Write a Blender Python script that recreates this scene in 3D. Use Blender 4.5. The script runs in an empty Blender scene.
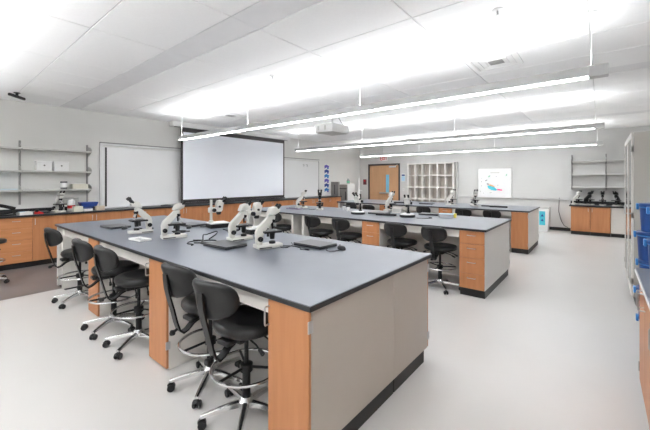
import bpy, bmesh, math, random
from mathutils import Vector, Matrix
random.seed(7)
PI = math.pi
scene = bpy.context.scene
C = scene.collection

# ------------------------------------------------------------ camera, world, exposure
cam = bpy.data.cameras.new('camera')
cam.sensor_fit = 'HORIZONTAL'; cam.sensor_width = 36.0
cam.lens = 334.1 / 650 * 36.0
cam.shift_y = -34.8 / 650
cam.clip_start = 0.05; cam.clip_end = 100
cam_o = bpy.data.objects.new('camera', cam); C.objects.link(cam_o)
cam_o.location = (0, 0, 1.561)
cam_o.rotation_euler = (PI / 2, 0, 0.6892)
scene.camera = cam_o

world = bpy.data.worlds.new('world'); scene.world = world
world.use_nodes = True
world.node_tree.nodes['Background'].inputs['Color'].default_value = (1.0, 0.985, 0.97, 1)
world.node_tree.nodes['Background'].inputs['Strength'].default_value = 0.3

scene.view_settings.view_transform = 'Standard'
scene.view_settings.look = 'None'
scene.view_settings.gamma = 1
scene.view_settings.use_curve_mapping = False
scene.view_settings.exposure = 1.75
scene.cycles.max_bounces = 16
scene.cycles.diffuse_bounces = 12
LAMP_DOWN = 9.3
LAMP_UP = 13.0

# ------------------------------------------------------------ materials
MAT = {}
def mat(name, col, rough=0.5, metal=0.0, spec=0.5, var=0.0, scale=8.0, stretch=(1, 1, 1), col2=None, emit=None,
        strength=0.0, trans=0.0, bump=0.0, bscale=60.0, coat=0.0):
    m = bpy.data.materials.new(name); m.use_nodes = True
    nt = m.node_tree; b = nt.nodes['Principled BSDF']
    b.inputs['Roughness'].default_value = rough
    b.inputs['Metallic'].default_value = metal
    b.inputs['Specular IOR Level'].default_value = spec
    if coat: b.inputs['Coat Weight'].default_value = coat
    if trans: b.inputs['Transmission Weight'].default_value = trans
    c = (*col, 1)
    b.inputs['Base Color'].default_value = c
    if var > 0 or col2:
        tc = nt.nodes.new('ShaderNodeTexCoord'); mp = nt.nodes.new('ShaderNodeMapping')
        nz = nt.nodes.new('ShaderNodeTexNoise'); rp = nt.nodes.new('ShaderNodeValToRGB')
        mp.inputs['Scale'].default_value = stretch
        nz.inputs['Scale'].default_value = scale; nz.inputs['Detail'].default_value = 4
        c2 = col2 if col2 else tuple(max(0, x * (1 - var)) for x in col)
        rp.color_ramp.elements[0].position = 0.32; rp.color_ramp.elements[1].position = 0.68
        rp.color_ramp.elements[0].color = (*c2, 1); rp.color_ramp.elements[1].color = c
        nt.links.new(tc.outputs['Object'], mp.inputs[0]); nt.links.new(mp.outputs[0], nz.inputs['Vector'])
        nt.links.new(nz.outputs['Fac'], rp.inputs[0]); nt.links.new(rp.outputs[0], b.inputs['Base Color'])
    if bump:
        nb = nt.nodes.new('ShaderNodeTexNoise'); nb.inputs['Scale'].default_value = bscale
        bp = nt.nodes.new('ShaderNodeBump'); bp.inputs['Strength'].default_value = bump; bp.inputs['Distance'].default_value = 0.01
        tb = nt.nodes.new('ShaderNodeTexCoord')
        nt.links.new(tb.outputs['Object'], nb.inputs['Vector']); nt.links.new(nb.outputs['Fac'], bp.inputs['Height'])
        nt.links.new(bp.outputs[0], b.inputs['Normal'])
    if emit:
        b.inputs['Emission Color'].default_value = (*emit, 1); b.inputs['Emission Strength'].default_value = strength
    MAT[name] = m
    return m

mat('ceiling_grid', (0.72, 0.72, 0.72), 0.7)
mat('ceiling_tile', (0.95, 0.95, 0.95), 0.9, var=0.02, scale=40, bump=0.05, bscale=200)
mat('ceiling_slot', (0.85, 0.85, 0.86), 0.6, var=0.05, scale=3)
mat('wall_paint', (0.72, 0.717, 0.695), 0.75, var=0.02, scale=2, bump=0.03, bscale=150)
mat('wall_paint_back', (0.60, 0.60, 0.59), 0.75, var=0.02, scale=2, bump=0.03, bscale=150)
mat('floor_vinyl', (0.625, 0.61, 0.595), 0.32, var=0.03, scale=1.3, spec=0.45)
mat('floor_taupe', (0.19, 0.172, 0.168), 0.4, var=0.08, scale=2)
mat('black_base', (0.018, 0.017, 0.017), 0.45, var=0.2, scale=12)
mat('oak', (0.51, 0.22, 0.092), 0.42, col2=(0.44, 0.18, 0.07), scale=2.2, stretch=(9, 9, 0.7))
mat('oak_side', (0.60, 0.262, 0.108), 0.42, col2=(0.52, 0.215, 0.082), scale=2.2, stretch=(9, 0.7, 9))
mat('door_oak', (0.60, 0.35, 0.19), 0.45, col2=(0.53, 0.30, 0.155), scale=1.6, stretch=(7, 7, 0.5))
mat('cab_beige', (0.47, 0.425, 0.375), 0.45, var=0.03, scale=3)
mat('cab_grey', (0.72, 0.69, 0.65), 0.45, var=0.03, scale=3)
mat('slate_top', (0.15, 0.168, 0.205), 0.33, var=0.06, scale=5, spec=1.0)
mat('slate_edge', (0.022, 0.023, 0.025), 0.4, var=0.1, scale=20)
mat('black_vinyl', (0.007, 0.007, 0.0075), 0.36, var=0.15, scale=25, bump=0.05, bscale=300)
mat('black_plastic', (0.010, 0.010, 0.011), 0.42, var=0.15, scale=20)
mat('black_metal', (0.012, 0.012, 0.013), 0.35, metal=0.3, var=0.1, scale=20)
mat('chrome', (0.72, 0.72, 0.73), 0.18, metal=1.0, var=0.03, scale=9)
mat('steel', (0.55, 0.55, 0.55), 0.32, metal=1.0, var=0.05, scale=9)
mat('ivory', (0.66, 0.65, 0.61), 0.35, var=0.02, scale=8)
mat('white_plastic', (0.80, 0.80, 0.79), 0.4, var=0.02, scale=8)
mat('white_gloss', (0.80, 0.805, 0.81), 0.18, var=0.01, scale=2)
mat('screen_cloth', (0.88, 0.91, 0.97), 0.8, var=0.01, scale=2)
mat('alu', (0.70, 0.70, 0.70), 0.35, metal=0.4, var=0.03, scale=6)
mat('shelf_metal', (0.56, 0.555, 0.53), 0.5, var=0.03, scale=5)
mat('bracket_grey', (0.30, 0.30, 0.29), 0.45, metal=0.3, var=0.05, scale=10)
mat('cubby_white', (0.68, 0.66, 0.63), 0.5, var=0.03, scale=4)
mat('fixture_body', (0.55, 0.55, 0.55), 0.4, metal=0.2, var=0.03, scale=5)
mat('lamp_lens', (0.9, 0.9, 0.9), 0.4, emit=(0.965, 0.985, 1.0), strength=LAMP_DOWN, var=0.01, scale=3)
mat('lamp_up', (0.9, 0.9, 0.9), 0.4, emit=(0.965, 0.985, 1.0), strength=LAMP_UP, var=0.01, scale=3)
mat('laptop_dark', (0.035, 0.037, 0.042), 0.35, var=0.1, scale=12)
mat('laptop_lid', (0.035, 0.036, 0.04), 0.3, var=0.1, scale=12)
mat('blue_bin', (0.010, 0.055, 0.225), 0.35, var=0.12, scale=5)
mat('blue_rim', (0.04, 0.22, 0.55), 0.35, var=0.08, scale=6)
mat('red', (0.62, 0.03, 0.03), 0.4, var=0.1, scale=6)
mat('maroon', (0.17, 0.035, 0.05), 0.45, var=0.1, scale=6)
mat('cyan', (0.06, 0.50, 0.62), 0.45, var=0.05, scale=6)
mat('sky_glass', (0.22, 0.55, 0.75), 0.12, var=0.05, scale=2)
mat('pale_blue', (0.45, 0.68, 0.85), 0.5, var=0.05, scale=6)
mat('pink', (0.80, 0.05, 0.24), 0.5, var=0.05, scale=6)
mat('orange', (0.85, 0.38, 0.10), 0.5, var=0.05, scale=6)
mat('green', (0.16, 0.55, 0.33), 0.5, var=0.05, scale=6)
mat('navy', (0.02, 0.06, 0.28), 0.45, var=0.1, scale=8)
mat('purple_ink', (0.13, 0.10, 0.46), 0.5, var=0.1, scale=8)
mat('ink_grey', (0.12, 0.12, 0.12), 0.6, var=0.05, scale=8)
mat('paper', (0.78, 0.78, 0.76), 0.7, var=0.03, scale=6)
mat('cardboard', (0.62, 0.53, 0.42), 0.7, var=0.06, scale=8)
mat('cream_box', (0.66, 0.64, 0.55), 0.6, var=0.04, scale=8)
mat('frame_dark', (0.045, 0.04, 0.04), 0.45, var=0.1, scale=6)
mat('yellow', (0.75, 0.60, 0.08), 0.5, var=0.05, scale=8)
mat('lilac', (0.35, 0.30, 0.40), 0.4, var=0.05, scale=8)
mat('rubber', (0.02, 0.02, 0.021), 0.6, var=0.1, scale=20)
mat('cab_side_grey', (0.44, 0.42, 0.385), 0.5, var=0.03, scale=2)
mat('steel_grey', (0.33, 0.315, 0.30), 0.45, metal=0.2, var=0.05, scale=5)
m = mat('clear_glass', (0.9, 0.93, 0.92), 0.03, trans=0.95)
m = mat('clear_plastic', (0.85, 0.87, 0.9), 0.12, trans=0.6)

# ------------------------------------------------------------ mesh helpers
def box(bm, x0, x1, y0, y1, z0, z1, bev=0.0, seg=1):
    vs = [bm.verts.new(p) for p in ((x0, y0, z0), (x1, y0, z0), (x1, y1, z0), (x0, y1, z0),
                                    (x0, y0, z1), (x1, y0, z1), (x1, y1, z1), (x0, y1, z1))]
    fs = [bm.faces.new([vs[i] for i in f]) for f in ((3, 2, 1, 0), (4, 5, 6, 7), (0, 1, 5, 4), (1, 2, 6, 5), (2, 3, 7, 6), (3, 0, 4, 7))]
    if bev > 0:
        es = list({e for f in fs for e in f.edges})
        bmesh.ops.bevel(bm, geom=es, offset=bev, segments=seg, affect='EDGES', profile=0.5)
    return bm

def frame_of(d):
    d = Vector(d).normalized()
    up = Vector((0, 0, 1)) if abs(d.z) < 0.95 else Vector((0, 1, 0))
    a = d.cross(up).normalized(); b = d.cross(a).normalized()
    return a, b

def loft(bm, rings, caps=True):
    vr = [[bm.verts.new(p) for p in r] for r in rings]
    n = len(vr[0])
    for r0, r1 in zip(vr[:-1], vr[1:]):
        for i in range(n):
            j = (i + 1) % n
            bm.faces.new((r0[i], r0[j], r1[j], r1[i]))
    if caps:
        bm.faces.new(vr[0][::-1]); bm.faces.new(vr[-1])

def cone(bm, p0, p1, r0, r1=None, n=16, bev=0.0):
    r1 = r0 if r1 is None else r1
    p0 = Vector(p0); p1 = Vector(p1); a, b = frame_of(p1 - p0)
    def ring(p, r): return [p + a * (r * math.cos(2 * PI * i / n)) + b * (r * math.sin(2 * PI * i / n)) for i in range(n)]
    if bev > 0:
        d = (p1 - p0).normalized() * bev
        loft(bm, [ring(p0, r0 - bev), ring(p0 + d, r0), ring(p1 - d, r1), ring(p1, r1 - bev)])
    else:
        loft(bm, [ring(p0, r0), ring(p1, r1)])

def tube(bm, pts, r, n=8, closed=False, flat=1.0):
    pts = [Vector(p) for p in pts]; m_ = len(pts); rings = []
    prev = None
    for i, p in enumerate(pts):
        if closed: d = pts[(i + 1) % m_] - pts[i - 1]
        else: d = pts[min(i + 1, m_ - 1)] - pts[max(i - 1, 0)]
        d = d.normalized()
        if prev is None: a, b = frame_of(d)
        else:
            a = prev - d * prev.dot(d); a = a.normalized(); b = d.cross(a).normalized()
        prev = a
        rr = r[i] if isinstance(r, (list, tuple)) else r
        rings.append([p + a * (rr * math.cos(2 * PI * k / n)) + b * (rr * flat * math.sin(2 * PI * k / n)) for k in range(n)])
    if closed:
        vr = [[bm.verts.new(p) for p in q] for q in rings]
        for i in range(m_):
            r0, r1 = vr[i], vr[(i + 1) % m_]
            for k in range(n):
                j = (k + 1) % n
                bm.faces.new((r0[k], r0[j], r1[j], r1[k]))
    else: loft(bm, rings)

def torus(bm, c, R, r, n=32, k=8):
    tube(bm, [(c[0] + R * math.cos(2 * PI * i / n), c[1] + R * math.sin(2 * PI * i / n), c[2]) for i in range(n)], r, k, closed=True)

def lathe(bm, prof, c=(0, 0, 0), n=24):
    rings = [[(c[0] + r * math.cos(2 * PI * i / n), c[1] + r * math.sin(2 * PI * i / n), c[2] + z) for i in range(n)] for r, z in prof]
    loft(bm, rings)

def prism(bm, poly, axis, a0, a1, bev=0.0):
    # poly: 2D points; axis x -> (y,z), y -> (x,z), z -> (x,y)
    def P(u, v, w):
        return (w, u, v) if axis == 'x' else (u, w, v) if axis == 'y' else (u, v, w)
    r0 = [bm.verts.new(P(u, v, a0)) for u, v in poly]; r1 = [bm.verts.new(P(u, v, a1)) for u, v in poly]
    fs = []
    n = len(poly)
    for i in range(n):
        j = (i + 1) % n
        fs.append(bm.faces.new((r0[i], r0[j], r1[j], r1[i])))
    fs.append(bm.faces.new(r0[::-1])); fs.append(bm.faces.new(r1))
    if bev:
        es = list({e for f in fs for e in f.edges})
        bmesh.ops.bevel(bm, geom=es, offset=bev, segments=2, affect='EDGES', profile=0.5)

def pad(bm, a, b, prof, plane='xy', pw=2.6, n=32, curve=0.0, lift=0.0, c=(0, 0, 0), taper=0.0):
    # stacked superellipse rings: prof = [(scale, height)]
    rings = []
    for s, h in prof:
        r = []
        for i in range(n):
            t = 2 * PI * i / n
            u = a * s * math.copysign(abs(math.cos(t)) ** (2 / pw), math.cos(t))
            v = b * s * math.copysign(abs(math.sin(t)) ** (2 / pw), math.sin(t))
            if taper: u *= 1 + taper * v / b
            if plane == 'xy': p = (c[0] + u, c[1] + v, c[2] + h + curve * (u / a) ** 2 + lift * (v / b) ** 2)
            else: p = (c[0] + u, c[1] + h + curve * (u / a) ** 2 + lift * (v / b) ** 2, c[2] + v)
            r.append(p)
        rings.append(r)
    loft(bm, rings)

def obj(name, bm, m, parent=None, loc=None, angle=38):
    bmesh.ops.recalc_face_normals(bm, faces=bm.faces)
    me = bpy.data.meshes.new(name); bm.to_mesh(me); bm.free()
    for p in me.polygons: p.use_smooth = True
    me.set_sharp_from_angle(angle=math.radians(angle))
    me.materials.append(MAT[m])
    o = bpy.data.objects.new(name, me); C.objects.link(o)
    if parent is not None: o.parent = parent
    if loc is not None: o.location = loc
    return o

def NB(): return bmesh.new()
def bx(*a, **k): return box(bmesh.new(), *a, **k)

def thing(name, label, cat, loc=(0, 0, 0), rotz=0.0, group=None):
    o = bpy.data.objects.new(name, None); C.objects.link(o)
    o.empty_display_size = 0.1
    o.location = loc; o.rotation_euler = (0, 0, rotz); o['label'] = label; o['category'] = cat
    if group: o['group'] = group
    return o

def tag(o, label, cat, group=None):
    o['label'] = label; o['category'] = cat
    if group: o['group'] = group
    return o

def struct(name, bm, m, label=None):
    o = obj(name, bm, m); o['kind'] = 'structure'
    if label: o['label'] = label
    return o

def dup(root, loc, rotz, label, group=None):
    r = root.copy(); C.objects.link(r); r.location = loc; r.rotation_euler = (0, 0, rotz); r['label'] = label
    if group: r['group'] = group
    for ch in list(root.children):
        c = ch.copy(); C.objects.link(c); c.parent = r
        for g in list(ch.children):
            d = g.copy(); C.objects.link(d); d.parent = c
    return r

def child_copy(o, parent, loc):
    c = o.copy(); C.objects.link(c); c.parent = parent; c.location = loc
    return c

# ------------------------------------------------------------ the room
XL, XR, YB, YD, YN, ZC = -8.45, 1.05, 12.65, 12.75, -4.6, 3.05
XJ = -6.13
struct('floor', bx(-6.0, XR + .1, YN, YB + .2, -0.1, 0.0), 'floor_vinyl', 'pale grey vinyl floor')
struct('trim_1', bx(XL - .1, -6.0, YN, YB + .2, -0.1, 0.0), 'floor_taupe', 'dark taupe floor strip along the board wall')
struct('wall_left', bx(XL - .12, XL, YN, YD + .12, 0, ZC + .1), 'wall_paint')
bm = NB(); box(bm, XJ, XR + .12, YB, YB + .22, 0, ZC + .1)
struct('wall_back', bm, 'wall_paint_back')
DX0, DX1, DZ = -8.0, -6.45, 2.27
bm = NB()
box(bm, XL, DX0, YD, YD + .12, 0, ZC + .1); box(bm, DX1, XJ, YD, YD + .12, 0, ZC + .1); box(bm, DX0, DX1, YD, YD + .12, DZ, ZC + .1)
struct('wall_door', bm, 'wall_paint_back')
struct('wall_right', bx(XR, XR + .12, YN, YB, 0, ZC + .1), 'white_plastic')
struct('wall_near', bx(XL - .12, XR + .12, YN - .12, YN, 0, ZC + .1), 'wall_paint')
struct('baseboard_back', bx(-4.05, -0.70, YB - .012, YB, 0, .1), 'black_base')

ceil = struct('ceiling', bx(XL - .1, XR + .1, YN, YD + .1, ZC + .012, ZC + .12), 'ceiling_grid')
xs = [XL, -7.59, -6.34, -5.09, -3.84, -2.59, -1.33, -0.08, XR]
ys = []
y = 1.80
rows = [(1.80 - .734 * (k + 1), 1.80 - .734 * k) for k in range(5)] + [(-2.20 - .734 * (k + 1), -2.20 - .734 * k) for k in range(3)]
for s0 in (2.13, 6.13):
    rows += [(s0 + .734 * k, s0 + .734 * (k + 1)) for k in range(5)]
rows += [(10.13 + .734 * k, min(YB, 10.13 + .734 * (k + 1))) for k in range(4)]
cache = {}
def tile(nm, w, d, m, th, x, y):
    key = (nm, round(w, 3), round(d, 3))
    if key not in cache:
        cache[key] = obj(nm, bx(0, w, 0, d, -th, 0.0, bev=.003), m, ceil, (x, y, ZC + .012))
    else: child_copy(cache[key], ceil, (x, y, ZC + .012))
G = .006
for (y0, y1) in rows:
    xx = list(xs)
    if abs(y1 - 1.80) < .01: xx = sorted(xx + [-5.715, -6.965])
    for x0, x1 in zip(xx[:-1], xx[1:]):
        tile('ceiling_tile', x1 - x0 - 2 * G, y1 - y0 - 2 * G, 'ceiling_tile', .016, x0 + G, y0 + G)
for (y0, y1) in ((-2.20, -1.87), (1.80, 2.13), (5.80, 6.13), (9.80, 10.13)):
    for x0, x1 in zip(xs[:-1], xs[1:]):
        tile('slot_panel', x1 - x0 - .004, y1 - y0 - .01, 'ceiling_slot', .012, x0 + .002, y0 + .005)

# door
door = obj('door_1', bx(DX0 + .05, DX1 - .05, YD + .02, YD + .065, .01, DZ - .05, bev=.003), 'door_oak'); door['kind'] = 'structure'
door['label'] = 'oak door with narrow vision panel in dark frame'
bm = NB()
box(bm, DX0, DX0 + .07, YD - .012, YD + .1, 0, DZ, bev=.004); box(bm, DX1 - .07, DX1, YD - .012, YD + .1, 0, DZ, bev=.004)
box(bm, DX0 + .07, DX1 - .07, YD - .012, YD + .1, DZ - .07, DZ, bev=.004)
obj('door_frame', bm, 'frame_dark', door)
bm = NB(); box(bm, -7.12, -6.97, YD + .013, YD + .03, 1.03, 1.80); obj('vision_panel', bm, 'sky_glass', door)
bm = NB(); box(bm, -7.40, -6.74, YD - .06, YD - .02, .98, 1.05, bev=.008); box(bm, -7.39, -7.34, YD - .03, YD + .025, .985, 1.045); box(bm, -6.80, -6.75, YD - .03, YD + .025, .985, 1.045)
obj('push_bar', bm, 'steel', door)
bm = NB(); box(bm, -6.95, -6.65, YD - .05, YD + .02, 2.10, 2.17, bev=.008); tube(bm, [(-6.68, YD - .055, 2.14), (-6.60, YD - .10, 2.17), (-6.56, YD - .02, 2.215)], .010)
obj('door_closer', bm, 'alu', door)

# ------------------------------------------------------------ linear pendant lights
def pendant(Y, label, z=2.47):
    t = thing('pendant_light', label, 'light', (0, Y, z), 0, 'linear pendant lights')
    x1, x0 = .05, -7.42
    bm = NB()
    prism(bm, [(-.045, 0.0), (.045, 0.0), (.045, .085), (.038, .085), (.038, .08), (-.038, .08), (-.038, .085), (-.045, .085)], 'x', x0, x1)
    obj('housing', bm, 'fixture_body', t)
    lens = None
    for k in range(6):
        a1 = -.085 - 1.215 * k
        if lens is None:
            lens = obj('lens', bx(-1.195, 0, -.036, .036, -.006, -.0005), 'lamp_lens', t, (a1, 0, 0))
            top = obj('uplight_lens', bx(-1.195, 0, -.037, .037, .083, .0855), 'lamp_up', t, (a1, 0, 0))
        else:
            child_copy(lens, t, (a1, 0, 0)); child_copy(top, t, (a1, 0, 0))
    obj('end_cap', bx(-.08, .055, -.047, .047, -.012, .088, bev=.004), 'fixture_body', t)
    rod = None
    for xr in (-.06, -2.50, -4.92, -7.30):
        if rod is None:
            bm = NB(); cone(bm, (0, 0, .06), (0, 0, ZC - z - .008), .005, n=8); lathe(bm, [(.01, ZC - z - .03), (.04, ZC - z - .02), (.04, ZC - z - .006)], n=16)
            rod = obj('hanger_rod', bm, 'white_plastic', t, (xr, 0, 0))
        else: child_copy(rod, t, (xr, 0, 0))
    return t
pendant(3.77, 'linear pendant light nearest the camera, passing above the projector', 2.475)
pendant(7.54, 'middle linear pendant light, over the second bench')
pendant(11.17, 'farthest linear pendant light, in front of the door wall', 2.485)
pendant(0.0, 'added linear pendant light above the camera, out of view')  # unseen row, added to light the near bench and ceiling
pendant(-3.5, 'added linear pendant light behind the camera, out of view')  # another unseen row, added to even the light at the near end

# ------------------------------------------------------------ island benches
TOPZ = .915; TH = .032
X0, X1 = -6.2, -1.14
W = 1.60
def worktop(Y0, label):
    t = thing('worktop', label, 'worktop', (0, Y0, 0), 0, 'island worktops')
    obj('top_slab', bx(X0 + .004, X1 - .004, .004, W - .004, TOPZ - .004, TOPZ, bev=.0015), 'slate_top', t)
    obj('edge_band', bx(X0, X1, 0, W, TOPZ - TH, TOPZ - .0045, bev=.003), 'slate_edge', t)
    for (a, b) in ((-2.735, -1.495), (-4.39, -3.075), (-5.86, -4.735)):
        obj('apron', bx(a, b, .045, .065, TOPZ - TH - .105, TOPZ - TH - .001), 'cab_grey', t)
        obj('modesty_panel', bx(a, b, .90, .92, .02, TOPZ - TH - .001), 'cab_grey', t)
        obj('apron', bx(a, b, W - .065, W - .045, TOPZ - TH - .105, TOPZ - TH - .001), 'cab_grey', t)
    return t

def c_handle(bm, p, horizontal=False, L=.10, out=.03, r=.0045, d=(0, -1)):
    x, y, z = p; dx, dy = d
    if horizontal:
        sx, sy = (1, 0) if dx == 0 else (0, 1)
        pts = [(x - sx * L / 2, y - sy * L / 2, z), (x - sx * L / 2 + dx * out * .9, y - sy * L / 2 + dy * out * .9, z), (x - sx * L / 2 * .85 + dx * out, y - sy * L / 2 * .85 + dy * out, z),
               (x + sx * L / 2 * .85 + dx * out, y + sy * L / 2 * .85 + dy * out, z), (x + sx * L / 2 + dx * out * .9, y + sy * L / 2 + dy * out * .9, z), (x + sx * L / 2, y + sy * L / 2, z)]
    else:
        pts = [(x, y, z - L / 2), (x + dx * out * .9, y + dy * out * .9, z - L / 2), (x + dx * out, y + dy * out, z - L / 2 * .85),
               (x + dx * out, y + dy * out, z + L / 2 * .85), (x + dx * out * .9, y + dy * out * .9, z + L / 2), (x, y, z + L / 2)]
    tube(bm, pts, r, 8)

def pedestal(x0, x1, y0, y1, front, style, label, grp, side='cab_grey', hl=True, kick=True):
    """front = -1 faces -Y, +1 faces +Y; style 'door', 'drawers', 'panel'"""
    zt = TOPZ - TH - .001
    t = thing('base_cabinet', label, 'cabinet', ((x0 + x1) / 2, (y0 + y1) / 2, 0), 0, grp)
    w = (x1 - x0) / 2; d = (y1 - y0) / 2
    f = front * d
    ya, yb = (-d + .021, d) if front < 0 else (-d, d - .021)
    zb = .105 if kick else .012
    obj('carcass', bx(-w, w, ya, yb, zb - .003 if kick else 0, zt, bev=.002), side, t)
    ka, kb = (-d + .03, d - .005) if front < 0 else (-d + .005, d - .09)
    if kick: obj('toe_kick', bx(-w + .004, w - .004, ka, kb, 0, .101), 'black_base', t)
    fy0, fy1 = (-d, -d + .02) if front < 0 else (d - .02, d)
    if style == 'door':
        dr = obj('door', bx(-w + .003, w - .003, fy0, fy1, zb, zt - .004, bev=.002), 'oak', t)
        bm = NB(); hx = -w + .012 if hl else w - .03
        c_handle(bm, (hx, f, zt - .10), False, .105, .032, .005, (0, front))
        obj('handle', bm, 'steel', dr)
        for hz in (zt - .09, .20):
            obj('hinge', bx(w - .006, w + .0035, fy0 - .006, fy1 + .012, hz - .032, hz + .032, bev=.002), 'steel', dr)
    elif style == 'drawers':
        hs = [.17, .185, .205, .20]; z = zt - .004
        tot = sum(hs); sc = (zt - .004 - .105) / tot
        for h in hs:
            h *= sc
            dr = obj('drawer', bx(-w + .003, w - .003, fy0, fy1, z - h + .003, z, bev=.002), 'oak', t)
            bm = NB(); c_handle(bm, (0, f, z - .055), True, .10, .028, .0045, (0, front)); obj('handle', bm, 'steel', dr)
            z -= h
    return t

names = ('nearest', 'second', 'third')
def panel_leg(x0, x1, y0, y1, label, grp):
    zt = TOPZ - TH - .001
    t = thing('support_panel', label, 'panel', ((x0 + x1) / 2, (y0 + y1) / 2, 0), 0, grp)
    w = (x1 - x0) / 2; d = (y1 - y0) / 2
    obj('side_panel', bx(-w, -w + .05, -d, d, .02, zt, bev=.002), 'cubby_white', t)
    obj('side_panel', bx(w - .05, w, -d, d, .02, zt, bev=.002), 'cubby_white', t)
    obj('back_panel', bx(-w + .051, w - .051, d - .06, d - .04, .02, zt), 'cab_grey', t)
    obj('foot', bx(-w, w, -d + .03, d, 0, .0195), 'black_base', t)
    return t

YS = (1.265, 4.67, 8.09)
for i, Y0 in enumerate(YS):
    nm = names[i]
    worktop(Y0, ['dark slate worktop of the bench nearest the camera, carrying two closed laptops',
                 'slate worktop of the middle island bench with two disc-based microscopes',
                 'farthest slate island worktop, in front of the pigeonhole shelving'][i])
    g = 'island base cabinets'
    fy0, fy1, my = Y0 + .02, Y0 + W - .02, Y0 + .945
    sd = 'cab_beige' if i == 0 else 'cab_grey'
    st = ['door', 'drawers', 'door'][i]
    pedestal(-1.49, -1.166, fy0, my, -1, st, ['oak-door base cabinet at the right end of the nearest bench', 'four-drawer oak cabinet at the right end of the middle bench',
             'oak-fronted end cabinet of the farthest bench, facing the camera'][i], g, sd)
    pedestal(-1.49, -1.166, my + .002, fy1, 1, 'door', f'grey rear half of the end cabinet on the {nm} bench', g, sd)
    pedestal(-3.07, -2.74, fy0, my, -1, 'drawers' if i else 'door', ['narrow oak-door cabinet between the two stool pairs of the nearest bench',
             'oak drawer cabinet between stools under the middle bench', 'oak drawer cabinet halfway along the farthest bench'][i], g, 'cab_grey', kick=i > 0)
    pedestal(-3.07, -2.74, my + .002, fy1, 1, 'door', f'rear cabinet halfway along the {nm} bench, back to back', g, 'cab_grey')
    if i == 1:
        panel_leg(-4.73, -4.395, fy0, my, 'pale grey double support panel under the middle bench', g)
    else:
        pedestal(-4.73, -4.395, fy0, my, -1, 'door', ['narrow oak cabinet behind the left stools of the nearest bench', '', 'narrow oak cabinet near the left of the farthest bench'][i], g, 'cab_grey', kick=i > 0)
    panel_leg(-6.17, -5.865, fy0, fy1, f'grey support panel at the left end of the {nm} bench', g)

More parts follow.
